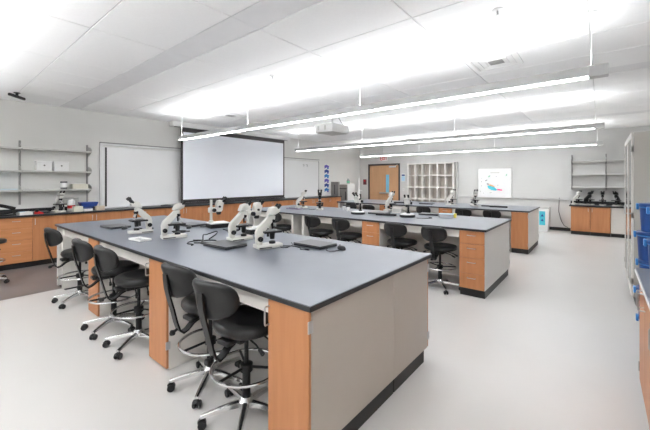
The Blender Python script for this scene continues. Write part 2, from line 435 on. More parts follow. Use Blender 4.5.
# ------------------------------------------------------------ lab stools
def make_stool(label):
    t = thing('lab_stool', label, 'stool', group='black lab stools')
    # seat
    bm = NB()
    pad(bm, .225, .215, [(.05, -.035), (.80, -.035), (.95, -.028), (1.0, -.005), (.985, .018), (.90, .034), (.6, .038), (.05, .034)], pw=2.35, curve=.006, c=(0, .02, .625))
    obj('seat', bm, 'black_vinyl', t, angle=60)
    bm = NB(); box(bm, -.085, .085, -.13, .13, .545, .592, bev=.012, seg=2); box(bm, -.05, .05, -.20, -.10, .55, .58, bev=.006)
    obj('mechanism', bm, 'black_plastic', t)
    for s, yy in ((1, .04), (1, -.06), (-1, .02)):
        bm = NB()
        tube(bm, [(s * .08, yy, .565), (s * .17, yy - .02, .555), (s * .215, yy - .03, .535)], .006, 6)
        cone(bm, (s * .205, yy - .028, .54), (s * .245, yy - .036, .525), .011, .013, 8)
        obj('lever', bm, 'black_plastic', t)
    # back bar
    bm = NB()
    pts = [(0, -.10, .545), (0, -.15, .525), (0, -.195, .49), (0, -.230, .478), (0, -.258, .505), (0, -.280, .57), (0, -.302, .66), (0, -.328, .75), (0, -.345, .82), (0, -.352, .88), (0, -.354, .92)]
    rings = []
    for k, p in enumerate(pts):
        d = Vector(pts[min(k + 1, len(pts) - 1)]) - Vector(pts[max(k - 1, 0)]); d.normalize()
        nrm = Vector((0, -d.z, d.y)); P_ = Vector(p)
        rings.append([P_ + Vector((.026, 0, 0)) + nrm * .006, P_ + Vector((-.026, 0, 0)) + nrm * .006, P_ + Vector((-.026, 0, 0)) - nrm * .006, P_ + Vector((.026, 0, 0)) - nrm * .006])
    loft(bm, rings)
    bar = obj('back_bar', bm, 'black_metal', t)
    bm = NB(); cone(bm, (0, -.262, .515), (0, -.292, .505), .010, .010, 8); lathe(bm, [(.004, -.018), (.018, -.013), (.020, 0), (.016, .014), (.004, .018)], (0, -.303, .50), 12)
    obj('adjust_knob', bm, 'black_plastic', bar)
    bm = NB()
    pad(bm, .185, .118, [(.05, -.028), (.82, -.026), (.96, -.018), (1.0, 0), (.97, .016), (.85, .026), (.05, .022)], 'xz', pw=2.7, curve=.085, c=(0, 0, 0), taper=-.04)
    bmesh.ops.rotate(bm, verts=bm.verts, cent=(0, 0, 0), matrix=Matrix.Rotation(.22, 3, 'X'))
    bmesh.ops.translate(bm, verts=bm.verts, vec=(0, -.315, .865))
    obj('backrest', bm, 'black_vinyl', t, angle=60)
    # column
    bm = NB(); cone(bm, (0, 0, .075), (0, 0, .36), .027, .027, 14); cone(bm, (0, 0, .36), (0, 0, .548), .015, .015, 12)
    obj('column', bm, 'black_metal', t)
    # foot ring
    bm = NB(); torus(bm, (0, 0, .335), .222, .0105, 40, 8)
    fr = obj('foot_ring', bm, 'chrome', t)
    bm = NB()
    lathe(bm, [(.028, .305), (.042, .31), (.042, .355), (.028, .36)], n=16)
    for k in range(3):
        a = 2 * PI * k / 3 + .5
        tube(bm, [(.035 * math.cos(a), .035 * math.sin(a), .335), (.218 * math.cos(a), .218 * math.sin(a), .335)], .009, 8)
    obj('ring_spoke', bm, 'black_metal', fr)
    # star base
    bm = NB(); lathe(bm, [(.03, .075), (.05, .08), (.052, .12), (.034, .145)], n=20); obj('hub', bm, 'chrome', t)
    leg0 = None
    for k in range(5):
        a = 2 * PI * k / 5 + .33
        if leg0 is None:
            bm = NB()
            rings = []
            for (r, z, hw, hh) in ((.035, .108, .026, .018), (.12, .102, .021, .016), (.22, .086, .017, .013), (.285, .076, .014, .010)):
                rings.append([(r, -hw, z - hh), (r, hw, z - hh), (r, hw * .8, z + hh * .6), (r, hw * .35, z + hh), (r, -hw * .35, z + hh), (r, -hw * .8, z + hh * .6)])
            loft(bm, rings)
            leg0 = obj('leg', bm, 'chrome', t); leg0.rotation_euler = (0, 0, a)
            bm = NB()
            for s in (-1, 1): cone(bm, (.275, s * .008, .027), (.275, s * .027, .027), .027, .027, 14, bev=.004)
            cone(bm, (.275, -.008, .027), (.275, .008, .027), .012, .012, 8)
            cone(bm, (.275, 0, .035), (.275, 0, .075), .010, .010, 8)
            prism(bm, [(.248, .035), (.262, .058), (.285, .062), (.302, .045), (.29, .03)], 'y', -.009, .009)
            cas = obj('caster', bm, 'black_plastic', leg0)
        else:
            l = leg0.copy(); C.objects.link(l); l.parent = t; l.rotation_euler = (0, 0, a)
            c2 = cas.copy(); C.objects.link(c2); c2.parent = l
    return t

stools = [
    (-1.80, 1.37, 0.10, 'black lab stool nearest the camera, beside the end cabinet'),
    (-2.31, 1.42, 0.05, 'black lab stool second from the camera, next to the narrow oak cabinet'),
    (-3.40, 1.33, -0.05, 'black lab stool at the nearest bench, right one of the middle pair'),
    (-3.98, 1.31, -0.05, 'black lab stool at the nearest bench, left one of the middle pair'),
    (-5.20, 1.32, 0.0, 'black lab stool at the far left end of the nearest bench'),
    (-7.12, .62, 0.6, 'black stool cut off by the left edge of the photo'),
    (-1.79, 4.79, 0.0, 'black lab stool at the middle bench, beside the four-drawer cabinet'),
    (-2.40, 4.80, 0.05, 'black lab stool at the middle bench, right of the narrow drawer cabinet'),
    (-3.40, 4.78, 0.0, 'black lab stool at the middle bench, just left of its narrow drawer cabinet'),
    (-4.04, 4.78, 0.0, 'black lab stool at the middle bench, right of the pale support panel'),
    (-5.07, 4.80, 0.0, 'black lab stool at the middle bench, left of the pale support panel'),
    (-1.82, 8.14, 0.0, 'black lab stool at the farthest bench, closest to its oak end cabinet'),
    (-2.42, 8.14, 0.0, 'black lab stool at the farthest bench, second from its oak end cabinet'),
    (-3.37, 8.14, 0.0, 'black lab stool at the farthest bench, in front of the pigeonholes'),
    (-4.71, 7.76, 0.0, 'black lab stool at the farthest bench, in front of the door'),
    (-5.52, 8.12, 0.0, 'black lab stool at the farthest bench, left of the door frame'),
]
st0 = None
for x, y, r, lab in stools:
    if st0 is None:
        st0 = make_stool(lab); st0.location = (x, y, 0); st0.rotation_euler = (0, 0, r)
    else:
        o = dup(st0, (x, y, 0), r, lab)
        if y > 4: o.scale = (1, 1, .945)      # stools set a little lower at the rear benches

# ------------------------------------------------------------ base cabinets along the left wall
LZ = .94; LF = -7.88
cab_y = [.86 - .475, .86, 1.29]
while cab_y[-1] + .475 < 10.6: cab_y.append(cab_y[-1] + .475)
cab_y[-1] = 10.55
NC = len(cab_y) - 1
ordn = ['first', 'second', 'third', 'fourth', 'fifth', 'sixth', 'seventh', 'eighth', 'ninth']
zone = {}
for k in range(NC):
    y0, y1 = cab_y[k], cab_y[k + 1]; yc = (y0 + y1) / 2
    if k == 0: lab = 'oak cabinet cut off by the left edge of the photo'
    elif k == 1: lab = 'oak four-drawer cabinet at the left edge under the wall shelves'
    elif k == NC - 1: lab = 'oak cabinet at the far end of the wall counter by the corner'
    else:
        zn = 'wall shelves' if yc < 2.45 else 'left whiteboard' if yc < 4.3 else 'projection screen' if yc < 7.9 else 'right whiteboard'
        q = zone.get(zn, 0); zone[zn] = q + 1
        lab = f'oak door cabinet below the {zn}, {ordn[q]} door from its left'
    t = thing('base_cabinet', lab, 'cabinet', (LF, (y0 + y1) / 2, 0), 0, 'oak cabinets along the left wall')
    h = (y1 - y0) / 2
    obj('carcass', bx(XL - LF + .003, -.021, -h, h, .102, LZ - .034), 'oak_side', t)
    obj('toe_kick', bx(XL - LF + .003, -.075, -h, h, 0, .101), 'black_base', t)
    if k == 1:
        z = LZ - .04; n = 4; dh = (z - .105) / n
        for q in range(n):
            d = obj('drawer', bx(-.02, 0, -h + .002, h - .002, z - dh + .003, z, bev=.002), 'oak_side', t)
            bm = NB(); c_handle(bm, (0, 0, z - .06), True, .10, .028, .0045, (1, 0)); obj('handle', bm, 'steel', d)
            z -= dh
    else:
        d = obj('door', bx(-.02, 0, -h + .002, h - .002, .105, LZ - .04, bev=.002), 'oak', t)
        bm = NB(); s = 1 if k % 2 else -1
        c_handle(bm, (0, s * (h - .035), LZ - .13), False, .10, .028, .0045, (1, 0)); obj('handle', bm, 'steel', d)
t = thing('wall_counter', 'long black counter along the left wall under the whiteboards', 'counter', (XL, 0, 0))
obj('counter_slab', bx(.002, LF - XL + .03, cab_y[0], 10.58, LZ - .032, LZ, bev=.003), 'slate_edge', t)
obj('back_splash', bx(.002, .02, cab_y[0], 2.44, LZ + .0005, LZ + .08, bev=.003), 'slate_edge', t)

# whiteboards on the left wall
def whiteboard(y0, y1, z0, z1, label, tray=True):
    t = thing('whiteboard', label, 'whiteboard', (XL, y0, z0), 0, 'wall whiteboards')
    w = y1 - y0; h = z1 - z0
    obj('panel', bx(.006, .022, .05, w - .03, .03, h - .09), 'white_gloss', t)
    obj('rail', bx(.002, .045, 0, w, h - .055, h - .012, bev=.004), 'alu', t)
    obj('top_track', bx(.002, .05, 0, w, h - .011, h + .012, bev=.003), 'bracket_grey', t)
    obj('frame_side', bx(.002, .035, 0, .05, 0, h - .056, bev=.004), 'alu', t)
    obj('seal_strip', bx(.0225, .030, .10, .135, .04, h - .10), 'frame_dark', t)
    obj('frame_side', bx(.002, .03, w - .03, w, 0, h - .056, bev=.004), 'bracket_grey', t)
    obj('tray', bx(.023, .085, .06, w - .04, .0, .03, bev=.006), 'alu', t)
    return t
whiteboard(2.50, 4.80, LZ + .002, 2.385, 'large whiteboard left of the projection screen')
wb2 = whiteboard(7.70, 9.86, LZ + .002, 2.345, 'narrower whiteboard right of the projection screen')
for k, yy in enumerate((8.98, 9.16)):
    bm = NB(); tube(bm, [(.026, yy - 7.70 - .04, 1.12 + .06), (.026, yy - 7.70, 1.12 + .09), (.026, yy - 7.70 + .02, 1.12), (.026, yy - 7.70 + .04, 1.12 + .08)], .004, 6)
    obj('marker_stroke', bm, 'ink_grey', wb2)

# projection screen
t = thing('projection_screen', 'large pulled-down projection screen with black border', 'screen', (-8.25, 6.05, 0))
obj('housing', bx(-.09, .07, -2.06, 2.02, 2.915, 3.045, bev=.015, seg=2), 'white_plastic', t)
obj('housing_slot', bx(-.02, .02, -1.98, 1.94, 2.905, 2.914), 'frame_dark', t)
sh = obj('screen_sheet', bx(-.004, .0, -1.82, 1.80, .985, 2.904), 'frame_dark', t)
obj('white_area', bx(.0005, .0025, -1.755, 1.745, 1.06, 2.80), 'screen_cloth', sh)
bm = NB(); cone(bm, (-.002, -1.85, .965), (-.002, 1.83, .965), .018, n=12); obj('weight_bar', bm, 'frame_dark', sh)
for yy in (-2.0, 1.96):
    obj('mount_bracket', bx(-.195, -.0905, yy - .03, yy + .03, 2.93, 3.04), 'alu', t)

# wall shelves (left)
def shelf_run(name, y0, y1, label, grp):
    t = thing(name, label, 'shelf', (XL, (y0 + y1) / 2, 0), 0, grp)
    h = (y1 - y0) / 2
    for z in (1.385, 1.745, 2.165):
        s = obj('shelf_board', bx(.03, .255, -h + .006, h - .006, z - .032, z, bev=.004), 'shelf_metal', t)
    for yy in ((-h + .0, h - .02) if y0 > 1 else (-h + .02,)):
        u = obj('upright', bx(.002, .028, yy - .016, yy + .016, 1.10, 2.31, bev=.003), 'bracket_grey', t)
        for z in (1.385, 1.745, 2.165):
            bm = NB(); s = 1 if yy > 0 else -1
            prism(bm, [(.029, z - .11), (.24, z - .034), (.26, z - .02), (.262, z + .03), (.23, z + .055), (.10, z + .09), (.029, z + .095)], 'y', yy + s * .016 - .0015, yy + s * .016 + .0015)
            obj('bracket', bm, 'shelf_metal', u)
    return t
shelf_run('wall_shelf', 1.20, 2.29, 'grey bracket shelves beside the whiteboard, holding two white boxes', 'left wall shelving')
shelf_run('wall_shelf', .10, 1.19, 'grey bracket shelves running out of the left edge', 'left wall shelving')

# ------------------------------------------------------------ back wall furniture
# pigeonhole shelving
t = thing('pigeonhole_shelf', 'tall off-white pigeonhole shelving between door and whiteboard', 'shelf', ((-5.92 - 4.12) / 2, 12.64, 0))
cw = 1.80; ch = 2.22; cd = .30; rowh = .455; colw = (cw - .03) / 6
obj('back_board', bx(-cw / 2, cw / 2, -.012, 0, .1, ch), 'cab_beige', t)
obj('plinth', bx(-cw / 2 + .02, cw / 2 - .02, -cd + .03, -.013, 0, .1), 'black_base', t)
for k in range(7):
    x = -cw / 2 + k * colw
    obj('divider', bx(x - .006, x + .036, -cd, -.013, .1005, ch, bev=.002), 'cubby_white', t)
for k in range(5):
    z = ch - .042 - k * rowh
    for q in range(6):
        x = -cw / 2 + q * colw + .0365
        obj('pigeonhole_board', bx(x, x + colw - .043, -cd + .001, -.0135, z, z + .042), 'cubby_white', t)
obj('side_upright', bx(cw / 2 + .032, cw / 2 + .07, -.10, -.001, .0, ch + .02, bev=.003), 'wall_paint_back', t)

# interactive board with bird drawing, marker rail and wall board
t = thing('wall_board', 'wide pale writing wall panel with marker rail on back wall', 'whiteboard', (-2.5, YB, 0))
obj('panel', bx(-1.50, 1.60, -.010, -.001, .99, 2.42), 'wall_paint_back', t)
obj('marker_rail', bx(-1.83, 1.75, -.05, -.0105, .955, .985, bev=.004), 'alu', t)
t = thing('interactive_board', 'white display board with a colourful bird drawing', 'board', (-2.81, YB - .10, 0))
obj('mount', bx(-.15, .15, .03, .088, 1.2, 1.7), 'frame_dark', t)
obj('frame', bx(-.52, .52, 0, .03, .96, 1.965, bev=.006), 'white_plastic', t)
face = obj('face', bx(-.49, .49, -.004, -.0005, 1.0, 1.91), 'white_gloss', t)
def blob(pts, m, nm='drawing_mark', lay=1):
    bm = NB(); prism(bm, pts, 'y', -.0045 - .0015 * lay, -.0042 - .0015 * (lay - 1)); obj(nm, bm, m, face)
blob([(-.22, 1.36), (-.17, 1.38), (0.0, 1.33), (.10, 1.23), (.04, 1.20), (-.08, 1.22), (-.19, 1.28)], 'cyan', 'bird_body')
blob([(-.20, 1.40), (-.12, 1.415), (.02, 1.345), (.0, 1.325), (-.17, 1.385)], 'orange', 'bird_back', 2)
blob([(-.25, 1.44), (-.20, 1.46), (-.155, 1.42), (-.21, 1.395)], 'bracket_grey', 'bird_head', 1)
blob([(.09, 1.27), (.24, 1.245), (.25, 1.205), (.10, 1.215)], 'pink', 'bird_tail', 2)
for (x, z, w, h, m) in ((-.20, 1.66, .08, .07, 'green'), (.35, 1.69, .05, .09, 'green'), (-.30, 1.53, .09, .05, 'ink_grey'), (.04, 1.67, .05, .03, 'lilac'), (-.42, 1.62, .04, .025, 'ink_grey'),
                        (-.42, 1.49, .025, .04, 'ink_grey'), (-.42, 1.35, .03, .03, 'ink_grey'), (-.46, 1.14, .025, .05, 'ink_grey'), (.08, 1.38, .06, .02, 'ink_grey'), (-.16, 1.12, .09, .02, 'ink_grey'), (-.36, 1.10, .04, .02, 'ink_grey')):
    blob([(x, z), (x + w * .7, z + h * .3), (x + w, z + h), (x + w * .3, z + h * .7)], m)
bm = NB(); box(bm, -.12, .16, -.0055, -.0042, 1.80, 1.835); obj('title_strip', bm, 'shelf_metal', face)
tag(obj('power_cable', (lambda b: (tube(b, [(-.98, YB - .035, 1.02), (-.985, YB - .03, .93), (-1.0, YB - .02, .6), (-.93, YB - .02, .3), (-.86, YB - .02, .16), (-.76, YB - .03, .115)], .008, 6), b)[1])(NB()), 'rubber'), 'thin black cable hanging down the back wall', 'cable')

# exit sign, alarm, signs
t = thing('exit_sign', 'red and white exit sign hung above the oak door', 'sign', (-6.94, 12.25, 0))
obj('canopy', bx(-.11, .11, -.05, .05, 2.575, 2.61, bev=.005), 'frame_dark', t)
bm = NB(); cone(bm, (0, 0, 2.605), (0, 0, ZC - .003), .012, n=8); obj('stem', bm, 'alu', t)
pl = obj('face_plate', bx(-.17, .17, -.02, .02, 2.36, 2.574, bev=.006), 'white_plastic', t)
def letters(word, x0, z0, h, yy, m, parent, thick=.026, step=None, dirx=1):
    w = h * .52; step = step or h * .70
    for i, ch_ in enumerate(word):
        bm = NB(); x = x0 + i * step
        def seg(a, b):
            ax, az = x + a[0] * w, z0 + a[1] * h; bx_, bz = x + b[0] * w, z0 + b[1] * h
            d = Vector((bx_ - ax, 0, bz - az)); n_ = Vector((-d.z, 0, d.x)).normalized() * thick / 2
            q = [(ax + n_.x, az + n_.z), (bx_ + n_.x, bz + n_.z), (bx_ - n_.x, bz - n_.z), (ax - n_.x, az - n_.z)]
            prism(bm, q, 'y', yy - .003, yy)
        S = {'E': [((0, 0), (0, 1)), ((0, 1), (1, 1)), ((0, .5), (.8, .5)), ((0, 0), (1, 0))], 'X': [((0, 0), (1, 1)), ((0, 1), (1, 0))], 'I': [((.5, 0), (.5, 1))], 'T': [((0, 1), (1, 1)), ((.5, 0), (.5, 1))]}[ch_]
        for a, b in S: seg(a, b)
        obj('letter', bm, m, parent)
letters('EXIT', -.135, 2.395, .14, -.0205, 'red', pl, thick=.028, step=.075)
t = thing('fire_alarm', 'dark red fire alarm plate left of the door', 'alarm', (-8.17, YD, 1.48))
obj('plate', bx(-.085, .085, -.03, -.002, -.12, .12, bev=.006), 'maroon', t)
obj('strobe', bx(-.04, .04, -.05, -.0305, .02, .09, bev=.006), 'red', t)
t = thing('door_notice', 'small blue and white notice right of the door', 'sign', (-6.30, YD, 1.67))
obj('sheet', bx(-.085, .085, -.008, -.002, -.16, .16), 'paper', t)
obj('blue_print', bx(-.07, .07, -.0095, -.0085, -.14, .05), 'pale_blue', t)
obj('heading', bx(-.07, .07, -.0095, -.0085, .07, .13), 'navy', t)
t = thing('light_switch', 'grey light switch right of the door', 'switch', (-6.29, YD, 1.17))
obj('plate', bx(-.04, .04, -.008, -.002, -.06, .06, bev=.002), 'alu', t); obj('rocker', bx(-.016, .016, -.014, -.0085, -.032, .032, bev=.002), 'shelf_metal', t)

# poster of blue prints on the left wall
t = thing('wall_chart', 'tall narrow chart of blue and purple prints by the corner', 'poster', (XL, 10.36, 0))
obj('sheet', bx(.002, .006, -.16, .16, 1.08, 2.22), 'paper', t)
for k in range(6):
    z = 2.14 - k * .185
    bm = NB(); prism(bm, [(-.15, z), (-.02, z + .04), (.15, z - .01), (.10, z - .11), (-.03, z - .07), (-.14, z - .13)], 'x', .0062, .0075); obj('print', bm, ('purple_ink', 'navy', 'blue_rim')[k % 3], t)
    bm = NB(); prism(bm, [(.02, z - .09), (.13, z - .07), (.11, z - .14), (.0, z - .13)], 'x', .0062, .0075); obj('print', bm, ('blue_rim', 'purple_ink')[k % 2], t)

# grey storage units in the corner
t = thing('steel_cabinet', 'shallow grey steel cabinet just past the counter end', 'cabinet', (-8.24, 10.66, 0))
obj('body', bx(-.20, .18, -.03, .05, .08, 1.50, bev=.004), 'steel_grey', t)
obj('plinth', bx(-.19, .17, -.02, .05, 0, .079), 'black_base', t)
obj('door', bx(-.195, .175, -.046, -.0305, .09, 1.49, bev=.003), 'steel_grey', t)
obj('slot', bx(-.02, .01, -.05, -.0465, 1.0, 1.38), 'frame_dark', t)
t = thing('corner_fridge', 'grey freestanding cooler with white trim in the corner', 'fridge', (-8.20, 11.4, 0))
obj('body', bx(-.24, .24, -.26, .26, .05, 1.42, bev=.008), 'white_plastic', t)
obj('plinth', bx(-.22, .22, -.24, .24, 0, .0495), 'black_base', t)
d = obj('door', bx(-.22, .22, -.30, -.2605, .08, 1.38, bev=.008), 'steel_grey', t)
obj('handle', bx(.14, .17, -.33, -.3005, .75, 1.10, bev=.006), 'frame_dark', d)
obj('grille', bx(-.20, .20, -.31, -.3005, 1.20, 1.23), 'frame_dark', d)
t = thing('green_bottle', 'green-labelled clear bottle on top of the cooler', 'bottle', (-8.10, 11.35, 1.4205))
bm = NB(); lathe(bm, [(.06, 0), (.065, .02), (.065, .13), (.03, .18), (.03, .21)], n=16); obj('bottle_body', bm, 'clear_plastic', t)
bm = NB(); lathe(bm, [(.067, .03), (.067, .11)], n=16); obj('paper_label', bm, 'green', t)
bm = NB(); lathe(bm, [(.034, .2105), (.034, .24), (.03, .243)], n=16); obj('bottle_cap', bm, 'white_plastic', t)
t = thing('floor_stand', 'thin white pole stand beside the grey cooler', 'stand', (-7.75, 11.62, 0))
bm = NB(); cone(bm, (0, 0, .02), (0, 0, 1.65), .022, n=10); obj('pole', bm, 'white_plastic', t)
bm = NB(); lathe(bm, [(.16, 0), (.16, .012), (.03, .03)], n=20); obj('foot', bm, 'white_plastic', t)
obj('crossbar', bx(-.02, .16, -.015, .015, 1.12, 1.15, bev=.004), 'white_plastic', t)

# recycling bin with turquoise label
t = thing('recycling_bin', 'slim pale bin with turquoise label near the farthest bench end', 'bin', (-1.36, 12.2, 0))
prism_b = NB(); prism(prism_b, [(-.14, 0), (.14, 0), (.17, .70), (-.17, .70)], 'y', -.18, .18, bev=.01); obj('bin_body', prism_b, 'white_plastic', t)
obj('bin_lid', bx(-.18, .18, -.19, .19, .701, .74, bev=.01), 'shelf_metal', t)
obj('recycling_label', bx(-.075, .075, -.1925, -.1815, .20, .62), 'cyan', t)
for zz in (.46, .32): 
    bm = NB(); prism(bm, [(-.04, zz), (.04, zz), (0, zz + .08)], 'y', -.1945, -.193); obj('arrow_mark', bm, 'navy', t)

# back right counter unit
BZ = .84; BF = 12.0
for k, (x0, x1, lab) in enumerate(((-.66, -.222, 'left oak-door cabinet of the back counter'), (-.218, .22, 'right oak-door cabinet of the back counter'))):
    t = thing('base_cabinet', lab, 'cabinet', ((x0 + x1) / 2, BF, 0), 0, 'back counter cabinets')
    h = (x1 - x0) / 2
    obj('carcass', bx(-h, h, .021, YB - BF - .003, .102, BZ - .035), 'oak', t)
    obj('toe_kick', bx(-h, h, .05, YB - BF - .003, 0, .101), 'black_base', t)
    d = obj('door', bx(-h + .003, h - .003, 0, .02, .105, BZ - .04, bev=.002), 'oak', t)
    bm = NB(); c_handle(bm, ((h - .04) * (1 if k == 0 else -1), 0, BZ - .12), False, .1, .028, .0045, (0, -1)); obj('handle', bm, 'steel', d)
t = thing('support_panel', 'pale knee-space panel right of the back counter cabinets', 'panel', (.5, BF + .06, 0))
obj('side_panel', bx(-.275, .49, .0, .02, .102, BZ - .035), 'cab_grey', t); obj('toe_kick', bx(-.275, .49, .025, .05, 0, .101), 'black_base', t)
t = thing('back_counter', 'short black counter on the back wall crowded with microscopes', 'counter', (0, BF, 0))
obj('counter_slab', bx(-.70, .99, -.03, YB - BF - .003, BZ - .033, BZ, bev=.003), 'slate_edge', t)
obj('back_splash', bx(-.70, .99, YB - BF - .022, YB - BF - .003, BZ + .0005, BZ + .1, bev=.003), 'slate_edge', t)
# shelves above
t = thing('wall_shelf', 'three grey bracket shelves above the back counter', 'shelf', (.17, YB, 0))
for z in (1.37, 1.74, 2.13):
    for (x0, x1) in ((-.82, -.05), (-.03, .80)):
        obj('shelf_board', bx(x0, x1, -.255, -.03, z - .032, z, bev=.004), 'shelf_metal', t)
for xx in (-.835, -.04, .79):
    u = obj('upright', bx(xx - .02, xx + .02, -.028, -.002, 1.30, 2.33, bev=.003), 'bracket_grey', t)
    for z in (1.37, 1.74, 2.13):
        bm = NB(); prism(bm, [(-.029, z - .11), (-.24, z - .034), (-.26, z - .02), (-.262, z + .03), (-.23, z + .055), (-.029, z + .10)], 'x', xx - .006, xx + .006)
        obj('bracket', bm, 'bracket_grey', u)

# ------------------------------------------------------------ right side: tall cabinet, bench, bins
TX, TY0, TY1, TZ = .30, 5.66, 7.15, 2.16
t = thing('tall_cabinet', 'tall grey storage cabinet with glass doors at the right edge', 'cabinet', (TX, TY0, 0))
D = XR - TX - .005; L = TY1 - TY0
obj('side_panel', bx(.022, D, 0, .025, .102, TZ, bev=.002), 'cab_side_grey', t)
obj('side_panel', bx(.022, D, L - .025, L, .102, TZ, bev=.002), 'cab_side_grey', t)
obj('top_panel', bx(.022, D, .0255, L - .0255, TZ - .025, TZ), 'cab_side_grey', t)
obj('back_panel', bx(D - .015, D, .0255, L - .0255, .1275, TZ - .0255), 'cab_grey', t)
obj('bottom_panel', bx(.022, D, .0255, L - .0255, .102, .127), 'cab_grey', t)
obj('toe_kick', bx(.04, D, .01, L - .01, 0, .101), 'black_base', t)
for z in (.5, .9, 1.3, 1.7): obj('inner_shelf', bx(.04, D - .016, .026, L - .026, z, z + .02), 'cab_grey', t)
for k in range(2):
    y0 = k * L / 2 + .002; y1 = (k + 1) * L / 2 - .002
    bm = NB()
    box(bm, 0, .02, y0, y0 + .06, .105, TZ); box(bm, 0, .02, y1 - .06, y1, .105, TZ); box(bm, 0, .02, y0 + .06, y1 - .06, .105, .18); box(bm, 0, .02, y0 + .06, y1 - .06, TZ - .075, TZ)
    d = obj('glass_door', bm, 'cubby_white', t)
    obj('pane', bx(.008, .012, y0 + .061, y1 - .061, .181, TZ - .076), 'clear_glass', d)
    bm = NB(); c_handle(bm, (0, (y1 - .03) if k % 2 == 0 else (y0 + .03), 1.15), False, .12, .032, .005, (-1, 0)); obj('handle', bm, 'steel', d)
    for hz in (.3, 1.12, 1.95):
        yy = y0 + .004 if k % 2 == 0 else y1 - .004
        obj('hinge', bx(-.004, .0215, yy - .004, yy + .004, hz - .035, hz + .035), 'steel_grey', d)

RX = .222
for k, (y0, y1, lab) in enumerate(((2.62, 3.36, 'oak cabinet at the far end of the right-hand bench'), (1.88, 2.618, 'oak cabinet of the right-hand bench nearest the camera'))):
    t = thing('base_cabinet', lab, 'cabinet', (RX, (y0 + y1) / 2, 0), 0, 'right bench cabinets')
    h = (y1 - y0) / 2
    obj('carcass', bx(.021, XR - RX - .004, -h, h, .102, TOPZ - TH - .001), 'oak', t)
    obj('toe_kick', bx(.06, XR - RX - .004, -h + .002, h - .002, 0, .101), 'black_base', t)
    for s in (-1, 1):
        a, b = (-h + .002, -.002) if s < 0 else (.002, h - .002)
        d = obj('door', bx(0, .02, a, b, .105, TOPZ - TH - .006, bev=.002), 'oak', t)
        bm = NB(); c_handle(bm, (0, a + .04 if s > 0 else b - .04, TOPZ - .14), False, .11, .035, .005, (-1, 0)); obj('handle', bm, 'steel', d)
        for hz in (.2, .72):
            yy = b - .005 if s > 0 else a + .005
            obj('hinge', bx(-.006, .0, yy - .008, yy + .006, hz - .035, hz + .035, bev=.002), 'steel_grey', d)
t = thing('worktop', 'dark slate worktop of the right-hand bench by the blue buckets', 'worktop', (RX, 0, 0))
obj('top_slab', bx(-.022, XR - RX - .004, 1.80, 3.38, TOPZ - .012, TOPZ, bev=.002), 'slate_top', t)
obj('edge_band', bx(-.025, XR - RX - .003, 1.797, 3.385, TOPZ - TH, TOPZ - .0125, bev=.003), 'alu', t)

def make_bin(label):
    t = thing('blue_bucket', label, 'bucket', group='stacked blue buckets')
    bm = NB()
    n = 28
    def rr(s, z, w=.122, d=.122, p=2.2):
        out = []
        for i in range(n):
            a = 2 * PI * i / n
            out.append((w * s * math.copysign(abs(math.cos(a)) ** (2 / p), math.cos(a)), d * s * math.copysign(abs(math.sin(a)) ** (2 / p), math.sin(a)), z))
        return out
    loft(bm, [rr(.90, 0), rr(.99, .235), rr(.96, .235), rr(.87, .012)])
    obj('bucket_body', bm, 'blue_bin', t)
    bm = NB(); loft(bm, [rr(1.0, .222), rr(1.07, .228), rr(1.07, .2352), rr(1.0, .2355)]); obj('rim', bm, 'blue_rim', t)
    bm = NB(); loft(bm, [rr(1.08, .2358), rr(1.09, .245), rr(1.07, .262), rr(1.0, .268), rr(.93, .268)]); obj('bucket_lid', bm, 'blue_bin', t)
    for s in (-1, 1):
        bm = NB(); box(bm, s * .136 - .010, s * .136 + .010, -.03, .03, .205, .264, bev=.006, seg=2); obj('lid_clip', bm, 'blue_rim', t)
    bm = NB(); box(bm, -.03, .03, -.148, -.128, .205, .264, bev=.006, seg=2); obj('lid_clip', bm, 'blue_rim', t)
    return t
b0 = None
ords = ['lowest', 'second', 'middle', 'fourth', 'topmost']
for (x, y, where, n) in ((.405, 4.42, 'of the rear stack', 5), (.435, 3.86, 'of the front stack', 5), (.80, 4.15, 'of the stack by the right wall', 5)):
    for lev in range(n):
        lab = f'{ords[lev]} lidded blue bucket {where}, behind the right bench'
        loc = (x + (.006, -.012, .004, -.010, .008)[lev], y, lev * .2685)
        if b0 is None: b0 = make_bin(lab); b0.location = loc
        else: dup(b0, loc, 0, lab)

